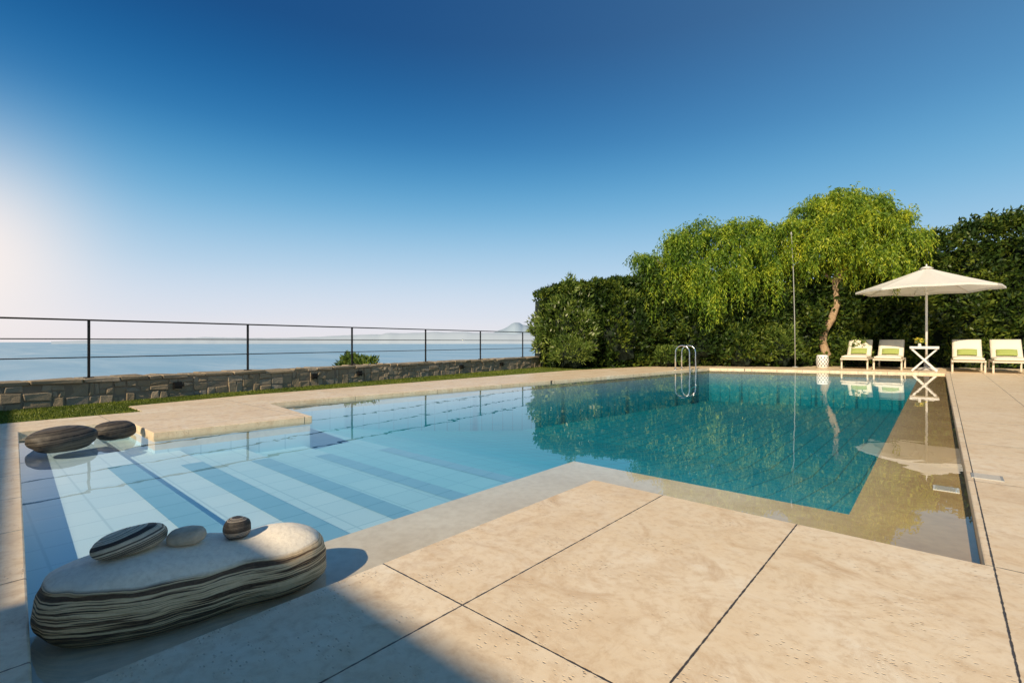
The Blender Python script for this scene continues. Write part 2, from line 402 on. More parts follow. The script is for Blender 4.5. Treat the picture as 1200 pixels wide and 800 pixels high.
# ------------------------------------------------------------------ rubble wall + railing
wall=empty('stone_wall',(wa.x*U,wa.y*U,0),label='low rubble stone garden wall with flat cap stones beside the lawn',category='wall')
wall_loc=wall.location.copy()
mb=MB(); mc=MB()
t0,t1=-.35,1.08; Lw=wd.length
w3=Vector((wn.x,wn.y,0)); o3=Vector((wo.x,wo.y,0))
def wpt(s,o,z): p=wa+wn*s+wo*(o-.1); return Vector((p.x*U,p.y*U,z*U))-wall_loc
mc.box(wpt((t0+t1)/2*Lw,.265,.16),w3*(t1-t0)*Lw/2*U,o3*.24*U,(0,0,.2*U)); 
s=t0*Lw
while s<t1*Lw:
    L=random.uniform(.16,.5); zc=-.03; hs=random.choice([[.12,.13,.11],[.16,.1,.1],[.15,.1,.11],[.1,.16,.1],[.22,.14],[.15,.21],[.08,.12,.07,.09]])
    if random.random()<.4: L*=.6
    for hgt in hs:
        parts_=[(0,L)] if random.random()<.5 else [(0,L*random.uniform(.35,.65))]
        if parts_[0][1]<L: parts_.append((parts_[0][1],L))
        for a_,b_ in parts_:
            out=random.uniform(-.012,.012); c_=s+(a_+b_)/2
            mb.box(wpt(c_,.082-out,zc+hgt/2),w3*((b_-a_)/2-.005)*U,o3*.07*U,(0,0,(hgt/2-.005)*U),0,.012)
        zc+=hgt
    s+=L
s=t0*Lw
mcap=MB()
while s<t1*Lw:
    L=random.uniform(.2,.75)
    mcap.box(wpt(s+L/2,.27,.365+random.uniform(-.010,.010)),w3*(L/2-.004)*U,o3*(.28+random.uniform(-.02,.02))*U,(0,0,.03*U),0,.012)
    s+=L
mb.build('masonry',M_rubble,wall,bevel=.014); mc.build('mortar_core',M_mortar,wall); mcap.build('cap_stone',M_rubble,wall,bevel=.012)

rail=empty('railing',(wa.x*U,wa.y*U,.4*U),label='dark iron three bar railing standing on the stone wall',category='railing')
wall_loc=rail.location.copy()
for zz,r in ((1.35,.011),(1.04,.007),(.74,.007)):
    mb=MB(); mb.tube([wpt(t0*Lw,.14,zz),wpt(t1*Lw,.14,zz)],r,8); mb.build('rail',M_rail,rail)
k=-2
while True:
    t=.0705+.1765*k
    if t>t1: break
    if t>t0:
        mb=MB(); c=wpt(t*Lw,.14,.87); mb.box(c,w3*.013,o3*.013,(0,0,.48*U)); 
        mb.box(wpt(t*Lw,.14,.41),w3*.045,o3*.045,(0,0,.006)); mb.build('post',M_rail,rail)
    k+=1
for i,x in enumerate([205,365,418,538,585]):
    r=(x-600)/573.; tt=(r*7.16+7.5)/(8.33-r*11.94)
    p=wa+wd*tt-wo*.1
    e=empty('wall_lamp',(p.x*U,p.y*U,.2*U),label='small dark box lamp fixed to the stone wall',category='lamp',group='lamps along the garden wall')
    mb=MB(); mb.box((0,0,0),w3*.05,o3*-.035,(0,0,.05)); mb.box((-o3*.05)[:],w3*.06,o3*.03,(0,0,.008)); mb.build('lamp_housing',M_rail,e)
    mb=MB(); mb.box(Vector((0,0,-.052)),w3*.035,o3*.02,(0,0,.004)); mb.build('lamp_lens',M_white,e)

# ------------------------------------------------------------------ foliage tools
def leaves(name,P,L,Wd,mats,T=None,parent=None,fold=False,spread=1.0,midx=None,loc=(0,0,0),**kw):
    P=np.asarray(P,float)-np.array(loc); N=len(P)
    R=rng.normal(size=(N,3)); 
    if T is None: T=R
    else: T=np.asarray(T,float)+R*spread
    T/=np.linalg.norm(T,axis=1,keepdims=True)+1e-9
    S=np.cross(T,rng.normal(size=(N,3))); S/=np.linalg.norm(S,axis=1,keepdims=True)+1e-9
    l=(L*rng.uniform(.6,1.3,N))[:,None]; w=(Wd*rng.uniform(.7,1.3,N))[:,None]
    V=np.empty((N,4,3)); V[:,0]=P; V[:,1]=P+T*l*.45+S*w*.5; V[:,2]=P+T*l; V[:,3]=P+T*l*.45-S*w*.5
    me=bpy.data.meshes.new(name); me.vertices.add(4*N); me.vertices.foreach_set('co',V.reshape(-1))
    me.loops.add(4*N); me.loops.foreach_set('vertex_index',np.arange(4*N,dtype=np.int32))
    me.polygons.add(N); me.polygons.foreach_set('loop_start',np.arange(0,4*N,4,dtype=np.int32))
    for m in (mats if isinstance(mats,list) else [mats]): me.materials.append(m)
    if midx is not None: me.polygons.foreach_set('material_index',np.asarray(midx,dtype=np.int32))
    me.update(calc_edges=True)
    at=me.attributes.new('rnd','FLOAT','FACE'); at.data.foreach_set('value',rng.uniform(0,1,N))
    ob=bpy.data.objects.new(name,me); col.objects.link(ob)
    if parent: ob.parent=parent
    else: ob.location=loc
    for k_,v in kw.items(): ob[k_]=v
    return ob

HP=[(-12.3,15.5,3.0),(-11.3,16.8,3.4),(-9.2,19.2,3.7),(-5.5,22.8,3.8),(-3.3,24.6,4.2),(-1.3,25.6,4.9),(1.2,26.6,5.5),(4,27.3,5.7),(10,28,5.6)]
seg=[math.dist(HP[i][:2],HP[i+1][:2]) for i in range(len(HP)-1)]; tot=sum(seg)
def hp(s):
    for i,L in enumerate(seg):
        if s<=L or i==len(seg)-1:
            f=min(1,s/L); a=Vector(HP[i]);b=Vector(HP[i+1]); p=a.lerp(b,f); d=(b-a); d.z=0; d.normalize()
            return p,d
        s-=L
def lump(x,y,z,f=.9): return noise.noise(Vector((x*f,y*f,z*f)))
def htop(p,s): return p.z*(1+.06*noise.noise(Vector((s*.7,3,0)))+.07*noise.noise(Vector((s*2.3,9,0))))
hedge=empty('hedge',(HP[3][0]*U,HP[3][1]*U,0),label='tall dense dark green loose hedge behind the terrace',category='hedge')
hl=hedge.location.copy()
P=[];T=[]
for i in range(88000):
    s=random.random()*tot; p,d=hp(s); nrm=Vector((d.y,-d.x,0))
    if nrm.y>0: nrm=-nrm
    top=htop(p,s)
    u=random.random()
    if u<.74:
        z=random.uniform(0,1)**.9*top
        lm=lump(p.x+s,p.y,z,1.0); l2=lump(s,p.y,z,3.1)
        depth=.95+.55*lm+.38*l2-.35*max(0,z/top-.75)*5*.6
        if l2<-.25 and random.random()<.75: continue
        o=depth-abs(random.gauss(0,.16))
    else:
        o=random.uniform(-.8,.9); z=top-abs(random.gauss(0,.16))-.3*abs(o)**2*.4
    q_=p+nrm*o; P.append((q_.x*U,q_.y*U,z*U)); T.append((nrm.x*.5,nrm.y*.5,.35))
for i in range(2000):
    s=random.uniform(.1,1)**.8*tot; p,d=hp(s); nrm=Vector((d.y,-d.x,0))
    if nrm.y>0: nrm=-nrm
    top=htop(p,s); big=.35+.65*(s/tot)
    if random.random()<.5: o=random.uniform(-.6,.6); z0=top-.15; tl=Vector((random.gauss(0,.2),random.gauss(0,.2),1)); ln=random.uniform(.2,.75)*big
    else:
        z0=random.uniform(.2,.95)*top; o=.95+.55*lump(p.x+s,p.y,z0,1.0)-.1; tl=Vector((nrm.x*.7+random.gauss(0,.3),nrm.y*.7,.8)); ln=random.uniform(.15,.45)
    b=p+nrm*o
    for k in range(12):
        f=k/11; P.append(((b.x+tl.x*f*ln)*U,(b.y+tl.y*f*ln)*U,(z0+ln*f*tl.z)*U)); T.append((random.gauss(0,.6),random.gauss(0,.6),.6))
leaves('foliage',P,.16,.065,M_hedge,T,hedge,spread=.6,loc=hl)
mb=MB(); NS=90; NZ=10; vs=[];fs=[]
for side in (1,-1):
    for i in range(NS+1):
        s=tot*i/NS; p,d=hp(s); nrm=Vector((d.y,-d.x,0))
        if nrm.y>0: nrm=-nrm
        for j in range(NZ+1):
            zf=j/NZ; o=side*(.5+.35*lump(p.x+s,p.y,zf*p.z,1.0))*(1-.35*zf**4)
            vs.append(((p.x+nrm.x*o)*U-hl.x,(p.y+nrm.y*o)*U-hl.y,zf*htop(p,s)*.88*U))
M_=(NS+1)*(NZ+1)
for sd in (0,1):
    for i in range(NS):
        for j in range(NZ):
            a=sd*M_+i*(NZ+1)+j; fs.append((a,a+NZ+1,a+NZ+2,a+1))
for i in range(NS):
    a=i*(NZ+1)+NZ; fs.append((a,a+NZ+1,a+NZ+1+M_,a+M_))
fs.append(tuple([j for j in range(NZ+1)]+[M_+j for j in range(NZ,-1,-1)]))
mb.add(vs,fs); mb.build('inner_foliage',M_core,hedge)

def bush(name,c,rx,ry,h,n,mat,L,Wd,label,cat='bush',flowers=0,fm=None,core=True,grp=None,z0=0):
    e=empty(name,(c[0]*U,c[1]*U,z0*U),label=label,category=cat)
    if grp:e['group']=grp
    P=[];T=[];mi=[]
    for i in range(n):
        th=random.uniform(0,2*math.pi); ph=math.asin(random.uniform(-.25,1)); 
        d=Vector((math.cos(th)*math.cos(ph),math.sin(th)*math.cos(ph),math.sin(ph)))
        l2=noise.noise(d*5+Vector(c+(0,)))
        if l2<-.25 and random.random()<.7: continue
        r=(.84+.38*noise.noise(d*2.2+Vector(c+(0,)))+.24*l2)*(1-abs(random.gauss(0,.11)))
        P.append((d.x*rx*r*U,d.y*ry*r*U,(h*.35+d.z*h*.68*r)*U)); T.append((d.x,d.y,d.z+.3))
        mi.append(1 if flowers and random.random()<flowers else 0)
    leaves('foliage',P,L,Wd,[mat,fm or M_leaf_highlight],T,e,spread=.6,midx=mi)
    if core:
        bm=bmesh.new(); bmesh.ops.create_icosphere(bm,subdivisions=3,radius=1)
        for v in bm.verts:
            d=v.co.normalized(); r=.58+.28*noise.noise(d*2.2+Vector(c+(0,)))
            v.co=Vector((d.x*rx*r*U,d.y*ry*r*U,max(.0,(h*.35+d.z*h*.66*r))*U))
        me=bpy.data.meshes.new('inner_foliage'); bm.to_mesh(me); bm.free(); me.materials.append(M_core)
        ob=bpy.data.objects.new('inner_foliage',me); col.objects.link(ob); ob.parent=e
    return e
bush('oleander_bush',(-11.2,16.0),1.5,1.3,3.4,9500,M_olean,.17,.05,'large leafy oleander bush at the end of the stone wall',flowers=.06)  # flowers here is the share of leaves painted as pale highlights
bush('shrub',(-9.9,17.6),1.3,1.2,3.5,6500,M_hedge,.15,.055,'dense rounded green shrub in front of the hedge')
bush('shrub',(-7.6,19.9),1.0,.8,2.6,4500,M_hedge,.15,.055,'dense rounded green shrub in front of the hedge')
bush('shrub',(-4.9,21.9),.75,.6,1.75,2800,M_olean,.15,.05,'loose light green shrub under the pepper trees')
bush('shrub',(-6.1,20.7),.8,.6,1.5,2800,M_hedge,.15,.05,'low dark shrub under the pepper trees')
bush('shrub',(-2.7,23.6),.7,.5,1.1,2200,M_olean,.14,.05,'low leafy shrub at the foot of the tree trunk')
bush('shrub',(-8.4,18.8),.9,.6,.8,2200,M_olean,.13,.05,'low light shrub in front of the hedge')
bush('shrub',(-10.4,15.2),.9,.8,1.25,3600,M_olean,.13,.025,'low rounded fine leaved shrub beside the end of the wall')
bush('shrub',tuple(wp(.50,1.3)),.95,.6,.95,2500,M_olean,.11,.04,'green shrub growing beyond the stone wall',z0=-.32)

# pepper trees : tufts of long hanging twigs
def tree(base,trunk,clumps,nst,label,seedv,Ls=(.4,.7,1.0,1.4,1.9),dens=13,mat=None):
    random.seed(seedv)
    e=empty('pepper_tree',(base[0]*U,base[1]*U,0),label=label,category='tree')
    mb=MB(); tp=[Vector((x*U,y*U,z*U)) for x,y,z,_ in trunk]; mb.tube(tp,[r*U for *_,r in trunk],12,wob=.08)
    P=[];T=[]
    for cx,cy,cz,rr in clumps:
        c=Vector((cx,cy,cz))*U; st=tp[-1] if random.random()<.6 else tp[-2]
        mid=st.lerp(c,.5)+Vector((random.uniform(-.15,.15),random.uniform(-.15,.15),random.uniform(.0,.35)))
        mb.tube([st,st.lerp(mid,.5)+Vector((0,0,.05)),mid,c+Vector((0,0,rr*.2*U))],[.05,.04,.027,.01],7,wob=.1)
        for sc in range(int(dens*rr)+1):
            a=random.uniform(0,6.283); ph=math.asin(random.uniform(-.3,1)); r=rr*random.uniform(.4,1.45)
            s0=Vector((cx+math.cos(a)*math.cos(ph)*r,cy+math.sin(a)*math.cos(ph)*r,cz+math.sin(ph)*r*.8))
            if sc%2==0: mb.tube([mid,mid.lerp(s0*U,.55)+Vector((0,0,.08)),s0*U],[.013,.008,.003],4)
            sr=random.uniform(.08,.19); out0=Vector((math.cos(a),math.sin(a),0)); L0=random.choice(Ls)*random.uniform(.8,1.1)
            for i in range(int(nst*random.uniform(.35,1.25))):
                p=s0+Vector((random.gauss(0,sr),random.gauss(0,sr),random.gauss(0,sr*.7)))
                ln=L0*random.uniform(.25,1.25); k=max(3,int(ln/.06))
                vel=out0*.6+Vector((random.gauss(0,.5),random.gauss(0,.5),random.uniform(.2,1.0)))
                for j in range(k):
                    vel=vel*.82+Vector((random.gauss(0,.05),random.gauss(0,.05),-1))*.18
                    p=p+vel.normalized()*.06
                    P.append((p.x*U,p.y*U,p.z*U)); T.append((random.gauss(0,.5),random.gauss(0,.5),-.7+vel.z*.3))
    mb.build('trunk',M_bark,e)
    leaves('crown',P,.125,.033,mat or M_pepper,T,e,spread=.3)
    return e
def cl(lst): return [(.75*a-.661*b,.661*a+.75*b,z,r) for a,b,z,r in lst]
tree((-3.6,23.1),[(0,0,0,.2),(.08,0,.5,.165),(-.06,0,1.0,.15),(.0,0,1.4,.14),(.25,.1,1.9,.13),(.42,.2,2.5,.12),(.36,.2,3.3,.11),(.5,.2,4.4,.09)],
     cl([(-.9,0,5.6,.55),(-.1,.1,6.3,.6),(.8,-.1,6.7,.65),(1.8,.1,6.3,.6),(2.7,.2,5.7,.6),(3.3,.1,5.0,.5),(-.7,-.5,4.9,.5),(.5,-.6,5.8,.65),(1.6,-.5,5.4,.65),(2.4,-.5,5.0,.55),(.5,.6,5.8,.6),(3.4,0,4.3,.38),(2.5,-.3,4.2,.4),(-1.2,.1,4.5,.35),(1.3,.4,4.8,.45),(.5,-.8,4.9,.55),(1.5,-.7,4.5,.45),(-.2,-.7,4.6,.42),(.9,-.8,4.3,.35)]),
     56,'pepper tree with bright drooping foliage and a bare curving trunk',11,(.3,.6,.9,1.2,1.5),17)
tree((-6.9,22.1),[(.3,0,0,.2),(.25,0,1.0,.16),(.35,0,2.2,.14),(.0,-.3,3.2,.12)],
     cl([(-3.6,-1,4.3,.5),(-2.8,-1,4.9,.55),(-1.9,-1.1,5.2,.5),(-1.0,-1,5.5,.55),(0,-1,5.5,.5),(.9,-1,5.3,.5),(-2.5,-1.6,4.0,.55),(-1.4,-1.6,4.4,.6),(-.2,-1.6,4.6,.6),(.8,-1.3,4.3,.45),(-3.2,-1.3,3.4,.4),(-1.9,-1.8,3.3,.35),(-.6,-1.8,3.7,.4)]),
     46,'broad pepper tree with weeping green foliage over the hedge',12,dens=16,mat=M_pepper2)
random.seed(21)

def PL(y):
    if y<1.75: return -8.6
    if y<3.6: return -9.47-(y-1.75)*.15
    if y<14: return -9.75
    return -9.7+.8*(y-14)/4
def WXl(y): 
    t=(y-wa.y)/wd.y; return (wa+wd*t).x
P=[];T=[]
for i in range(80000):
    y=random.uniform(-1.5,17.5)**1.0 if random.random()<.6 else random.uniform(-.5,3.6)
    x=random.uniform(WXl(y)+.1,PL(y)-.01)
    P.append((x*U,y*U,-.03*U)); T.append((random.gauss(0,.3),random.gauss(0,.3),1))
leaves('lawn_grass',P,.028,.010,M_grass,T,None,spread=.25,kind='stuff',label='short trimmed grass between paving and stone wall')

# ------------------------------------------------------------------ stones
def pebble(name,c,half,rotz,mat,label,cat='stone',seed=0,fl=.35,shape=None,tilt=(0,0),ex=.86):
    bm=bmesh.new(); bmesh.ops.create_icosphere(bm,subdivisions=5,radius=1)
    for v in bm.verts:
        d=v.co.copy(); sx=math.copysign(abs(d.x)**ex,d.x)
        k=1+.07*noise.noise(d*1.5+Vector((seed,0,0)))+.02*noise.noise(d*4+Vector((seed,3,0)))
        p=Vector((sx*half[0],math.copysign(abs(d.y)**.9,d.y)*half[1],math.copysign(abs(d.z)**.85,d.z)*half[2]))*k*U
        if shape: p=shape(p,d)
        v.co=p
    if tilt!=(0,0): bmesh.ops.rotate(bm,verts=bm.verts,cent=(0,0,0),matrix=Matrix.Rotation(tilt[0],3,'X')@Matrix.Rotation(tilt[1],3,'Y'))
    for f in bm.faces:f.smooth=True
    me=bpy.data.meshes.new(name); bm.to_mesh(me); bm.free(); me.materials.append(mat)
    ob=bpy.data.objects.new(name,me); col.objects.link(ob); ob.location=Vector(c)*U; ob.rotation_euler=(0,0,rotz)
    ob['label']=label; ob['category']=cat
    return ob
def bigshape(p,d):
    f=d.x; pin=math.exp(-((f-.22)/.24)**2)
    p.z*=(1-.04*f)*(1+.10*abs(f)**3)
    p.z+=(-.032*pin)*max(0,d.z)
    p.y*=(1-.06*f)*(1-.18*pin)
    return p
ang=math.atan2(1.14-.18,-2.18+2.5)
big=pebble('boulder',(-2.335,.66,.03),(.52,.24,.163),ang,M_big,'long pinched banded marble boulder lying in the shallow pool edge',seed=3,shape=bigshape,ex=.78)
bpy.context.view_layer.update()
bvh=BVHTree.FromPolygons([big.matrix_world@v.co for v in big.data.vertices],[p.vertices[:] for p in big.data.polygons])
def on_big(ob,x,y,sink=.006):
    h=bvh.ray_cast(Vector((x*U,y*U,2)),Vector((0,0,-1)))[0]
    zmin=min(v.co.z for v in ob.data.vertices); ob.location=(x*U,y*U,h.z-zmin-sink)
on_big(pebble('pebble',(0,0,0),(.12,.085,.045),ang+.25,M_sm,'flat striped black and cream pebble resting on the boulder',seed=5,tilt=(0,-.1)),-2.385,.45)
on_big(pebble('pebble',(0,0,0),(.07,.055,.034),ang-.1,M_sm2,'small plain grey oval pebble resting on the boulder',seed=8),-2.32,.62)
on_big(pebble('pebble',(0,0,0),(.055,.052,.048),0,M_sm3,'squat dark banded pebble resting on the boulder',seed=2),-2.29,.80)
pebble('boulder',(-6.6,.70,.03),(.27,.21,.125),1.9,M_dark,'dark striped flattened boulder standing in the pool corner',seed=14)
pebble('boulder',(-6.9,1.16,.015),(.19,.15,.105),1.7,M_dark,'smaller dark striped boulder standing in the pool corner',seed=17)

# ------------------------------------------------------------------ ladder
lx,ly=-6.74,17.2
lad=empty('pool_ladder',(lx*U,ly*U,0),label='polished steel pool ladder with two curved handrails on the coping',category='ladder')
for s in (-.22,.22):
    mb=MB(); pts=[Vector((-.33,s,0))]
    pts+= [Vector((-.33,s,.45))]
    for k in range(0,9):
        a=math.pi-k*math.pi/8; pts.append(Vector((-.13+.20*math.cos(a),s,.5+.19*math.sin(a))))
    pts+= [Vector((.07,s,.3)),Vector((.09,s,-.2)),Vector((.09,s,-.75))]
    mb.tube(pts,.02,10); mb.lathe([(.05,0),(.05,.012),(.03,.02)],16,0,(-.33,s,0)); mb.build('handrail',M_steel,lad)
for z in (-.25,-.5,-.72):
    mb=MB(); mb.abox(.04,.12,-.21,.21,z,z+.02); mb.build('step',M_steel,lad)

# ------------------------------------------------------------------ loungers
def lounger():
    e=empty('sun_lounger',(0,0,0)); parts=[]
    mb=MB()
    for sx in (-.31,.31):
        mb.abox(sx-.018,sx+.018,0,1.85,.26,.31)
    for y in (0.02,1.12,1.83): mb.abox(-.29,.29,y-.018,y+.018,.262,.305)
    for k in range(12): mb.abox(-.29,.29,.1+k*.088,.15+k*.088,.306,.318)
    parts.append(mb.build('frame',M_frame,e,bevel=.004))
    for sx in (-.31,.31):
        for y in (.12,1.7):
            mb=MB(); mb.abox(sx-.02,sx+.02,y-.02,y+.02,0,.26); parts.append(mb.build('leg',M_frame,e,bevel=.004))
    def cushion(name,p0,p1,segs,th,w=.3):
        mb=MB(); p0=Vector(p0);p1=Vector(p1); d=(p1-p0); nrm=Vector((0,-d.z,d.y)).normalized()
        if nrm.z<0: nrm=-nrm
        NU=8*segs; NV=10; vs=[];fs=[]
        for i in range(NU+1):
            f=i/NU; puff=abs(math.sin(math.pi*f*segs))**.45
            for j in range(NV+1):
                g=j/NV*2-1; edge=(1-abs(g)**6)
                vs.append(p0+d*f+Vector((g*w,0,0))+nrm*(th*(.55+.45*puff*edge)))
        o=len(vs)
        for i in range(NU+1):
            for j in range(NV+1):
                g=j/NV*2-1; vs.append(p0+d*(i/NU)+Vector((g*w,0,0)))
        N1=NV+1
        for i in range(NU):
            for j in range(NV):
                a=i*N1+j; fs.append((a,a+N1,a+N1+1,a+1)); fs.append((o+a,o+a+1,o+a+N1+1,o+a+N1))
        for i in range(NU):
            a=i*N1; fs.append((a,o+a,o+a+N1,a+N1)); a+=NV; fs.append((a,a+N1,o+a+N1,o+a))
        for j in range(NV):
            fs.append((j,j+1,o+j+1,o+j)); a=NU*N1+j; fs.append((a,o+a,o+a+1,a+1))
        mb.add(vs,fs,smooth=True); return mb.build(name,M_fabric,e)
    parts.append(cushion('seat_cushion',(0,.0,.32),(0,1.12,.32),3,.085))
    parts.append(cushion('backrest_cushion',(0,1.14,.345),(0,1.66,.82),2,.085))
    mb=MB()
    for sx in (-.29,.29): mb.tube([(sx,1.12,.30),(sx,1.69,.82)],.016,6)
    mb.tube([(-.29,1.69,.82),(.29,1.69,.82)],.016,6); mb.tube([(0,1.45,.59),(0,1.72,.3)],.013,6)
    parts.append(mb.build('backrest_frame',M_frame,e))
    return e,parts
def pillow():
    mb=MB(); vs=[];fs=[]
    NX,NY=14,10
    for sd in (1,-1):
        for i in range(NX+1):
            for j in range(NY+1):
                a=i/NX*2-1;b=j/NY*2-1; t=((1-abs(a)**2.5)*(1-abs(b)**2.5))**.5*.055
                pinch=1-.05*(1-abs(a))*abs(b)**4
                vs.append((a*.20,-sd*t,b*.11*pinch))
    M2=(NX+1)*(NY+1)
    for sd in (0,1):
        for i in range(NX):
            for j in range(NY):
                a=sd*M2+i*(NY+1)+j; fs.append((a,a+NY+1,a+NY+2,a+1))
    mb.add(vs,fs,smooth=True)
    return mb
base_e,base_p=lounger()
LY0=21.45*U
lx_list=[(-2.42),(-1.46),(.62),(1.58)]
pil=pillow()
for i,X in enumerate(lx_list):
    if i==0: e=base_e
    else:
        e=base_e.copy(); col.objects.link(e)
        for p in base_p:
            c=p.copy(); c.parent=e; col.objects.link(c)
    e.location=(X*U,LY0,0.002); e['label']='beige framed sun lounger with cream cushion and raised backrest on terrace'; e['category']='sun lounger'; e['group']='row of sun loungers by the pool'
    po=pil.build('pillow',M_pillow,None,loc=(X*U,LY0+1.15,.51)); po.rotation_euler=(-.80,0,0)
    po['label']='green striped pillow leaning on a lounger backrest'; po['category']='pillow'; po['group']='pillows on the sun loungers'

# ------------------------------------------------------------------ umbrella
ux,uy=-.43,22.3
um=empty('parasol',(ux*U,uy*U,0),label='cream canvas parasol opened above the side table',category='parasol')
mb=MB(); mb.tube([(0,0,.05),(0,0,2.88)],.028,12); mb.build('pole',M_white,um)
mb=MB(); mb.lathe([(.27,0),(.28,.04),(.24,.07),(.06,.09),(.05,.3),(.03,.31)],32); mb.build('base',M_terra,um)
mb=MB(); NR=8; RR=1.62; apex=2.86; rim=2.24; vs=[];fs=[]; NA=NR*8; rows=10
for i in range(rows+1):
    f=i/rows
    for k in range(NA):
        a=2*math.pi*k/NA+.2; seg_=(k%8)/8; mid=1-abs(seg_*2-1)
        rr=RR*f*math.cos(math.pi/NR)/math.cos((seg_-.5)*2*math.pi/NR)
        zz=apex-(apex-rim)*(f**.93)-.035*mid*math.sin(math.pi*f)+.03*mid*f**6
        vs.append((rr*math.cos(a),rr*math.sin(a),zz))
for i in range(rows):
    for k in range(NA):
        k2=(k+1)%NA; fs.append((i*NA+k,i*NA+k2,(i+1)*NA+k2,(i+1)*NA+k))
o=len(vs)
for k in range(NA): x,y,z=vs[rows*NA+k]; vs.append((x*1.005,y*1.005,z-.055))
for k in range(NA): k2=(k+1)%NA; fs.append((rows*NA+k,rows*NA+k2,o+k2,o+k))
mb.add(vs,fs,smooth=False)
mb.build('canopy',M_canopy,um)
mb=MB(); mb.lathe([(.16,2.82),(.09,2.87),(.03,2.89)],24); mb.build('vent_cap',M_canopy,um)
mb=MB(); mb.lathe([(.012,2.88),(.02,2.91),(.02,2.93),(.006,2.95)],12); mb.build('finial',M_white,um)
mb=MB()
for k in range(NR):
    a=2*math.pi*k/NR+.2; d=Vector((math.cos(a),math.sin(a),0))
    mb.tube([Vector((0,0,apex-.05)),d*RR*.5+Vector((0,0,apex-.33-.03)),d*RR*.985+Vector((0,0,rim-.01))],.009,5)
    mb.tube([Vector((0,0,2.15)),d*RR*.5+Vector((0,0,apex-.36))],.008,5)
mb.lathe([(.045,2.1),(.045,2.2)],12)
mb.build('rib',M_white,um)

tx,ty=-.47,21.6
tb=empty('side_table',(tx*U,ty*U,0.002),label='white folding side table with crossed legs between the loungers',category='table')
mb=MB(); mb.abox(-.3,.3,-.22,.22,.60,.625)
for a in ((-.3,.3,-.225,-.21),(-.3,.3,.21,.225)): mb.abox(*a,.6255,.665)
for a in ((-.305,-.29,-.225,.225),(.29,.305,-.225,.225)): mb.abox(*a,.6255,.665)
mb.build('tray',M_white,tb,bevel=.003)
for y in (-.17,.17):
    for s in (-1,1):
        mb=MB(); mb.box((0,y+s*.012,.30),Vector((.26*s,0,.295)),(0,.009,0),Vector((-.02*.75,0,.02*.66*s))); mb.build('leg',M_white,tb)
for sx in (-.24,.24):
    mb=MB(); mb.tube([(sx,-.18,.05),(sx,.18,.05)],.012,6); mb.build('stretcher',M_white,tb)
fe=empty('flower_vase',(tx*U-.1,ty*U,.628),label='small white vase of yellow flowers on the side table',category='vase')
mb=MB(); mb.lathe([(.03,0),(.045,.03),(.03,.1),(.035,.12)],16); mb.build('vase',M_white,fe)
Pf=[(random.gauss(0,.045),random.gauss(0,.045),random.uniform(.12,.24)) for _ in range(260)]
leaves('flowers',Pf,.05,.035,[M_olean,M_yellow],[(0,0,1)]*260,fe,spread=.8,midx=[random.random()<.55 for _ in Pf])

st=empty('ceramic_stool',(-3.4*U,21.5*U,0),label='white pierced ceramic garden stool standing beside a lounger',category='stool')
mb=MB(); mb.lathe([(.13,.003),(.15,.03),(.165,.2),(.165,.25),(.15,.37),(.13,.395),(.02,.40)],32); mb.build('body',M_white,st)
mb=MB()
for r_,z in enumerate((.08,.14,.2,.26,.32)):
    for k in range(12):
        a=2*math.pi*(k+.5*(r_%2))/12; d=Vector((math.cos(a),math.sin(a),0)); s=Vector((-d.y,d.x,0))
        rad=[.154,.161,.165,.164,.1565][r_]; c=d*(rad+.003)+Vector((0,0,z))
        mb.add([c+s*.026,c+Vector((0,0,.026)),c-s*.026,c-Vector((0,0,.026))],[(0,1,2,3)])
mb.build('piercing',M_dgrey,st)
gp=empty('lamp_post',(-4.3*U,21.5*U,0),label='tall slim grey lamp post rising between the two pepper trees',category='lamp post')
rv=Vector((.75,.661,0))
mb=MB(); mb.tube([(0,0,0),tuple(-rv*.02+Vector((0,0,1.5))),tuple(-rv*.06+Vector((0,0,3.0))),tuple(-rv*.12+Vector((0,0,4.1)))],[.016,.015,.014,.012],10); mb.lathe([(.09,0),(.09,.015),(.03,.03)],16); mb.build('pole',M_grey,gp)
mb=MB(); c=-rv*.12; mb.lathe([(.012,4.08),(.028,4.1),(.03,4.17),(.01,4.2)],14,0,(c.x,c.y,0)); mb.build('lamp_head',M_grey,gp)

def lid(px_,py_,wx,wy,lab,mat,z=0,nm='skimmer_cover'):
    X,Y=gpx(px_,py_,z); e=empty(nm,(X*U,Y*U,z*U),label=lab,category='cover')
    mb=MB(); mb.abox(-wx,wx,-wy,wy,-.003,.004); mb.build('plate',mat,e,bevel=.002)
    mb=MB()
    for k in range(5): mb.abox(-wx*.8,wx*.8,-wy*.8+k*wy*.4-.005,-wy*.8+k*wy*.4+.005,.0042,.006)
    mb.build('grille',M_terra if mat is not M_white else M_grey,e)
lid(1157,559,.07,.07,'grey square skimmer cover set in the paving',M_grey)
lid(1109,573,.06,.06,'white square drain plate on the submerged ledge',M_white,zl+.004,'drain_cover')

# ------------------------------------------------------------------ villa that shades the near corner
el=math.radians(35)
sun_to=Vector((.22,-1,0)).normalized()*math.cos(el)+Vector((0,0,math.sin(el)))
YR=-4.6
def hfor(y): return (y*U-YR)/abs(sun_to.y)*sun_to.z
drop=hfor(1.06); low=hfor(.12)
XC=-2.6*U+(.8*U-YR)*abs(sun_to.x/sun_to.y)
v=empty('villa',(0,YR-3,0),label='cream plaster villa behind the terrace, flat roofs stepped to shape its shadow',category='house')
mb=MB(); mb.abox(XC+.15,10,-3,2.6,0,drop-.25); mb.abox(-17,XC+.149,-3,2.5,0,low-.25); mb.build('wall',M_plast,v)
mb=MB(); mb.abox(XC,10.3,-3.3,3.0,drop-.248,drop)
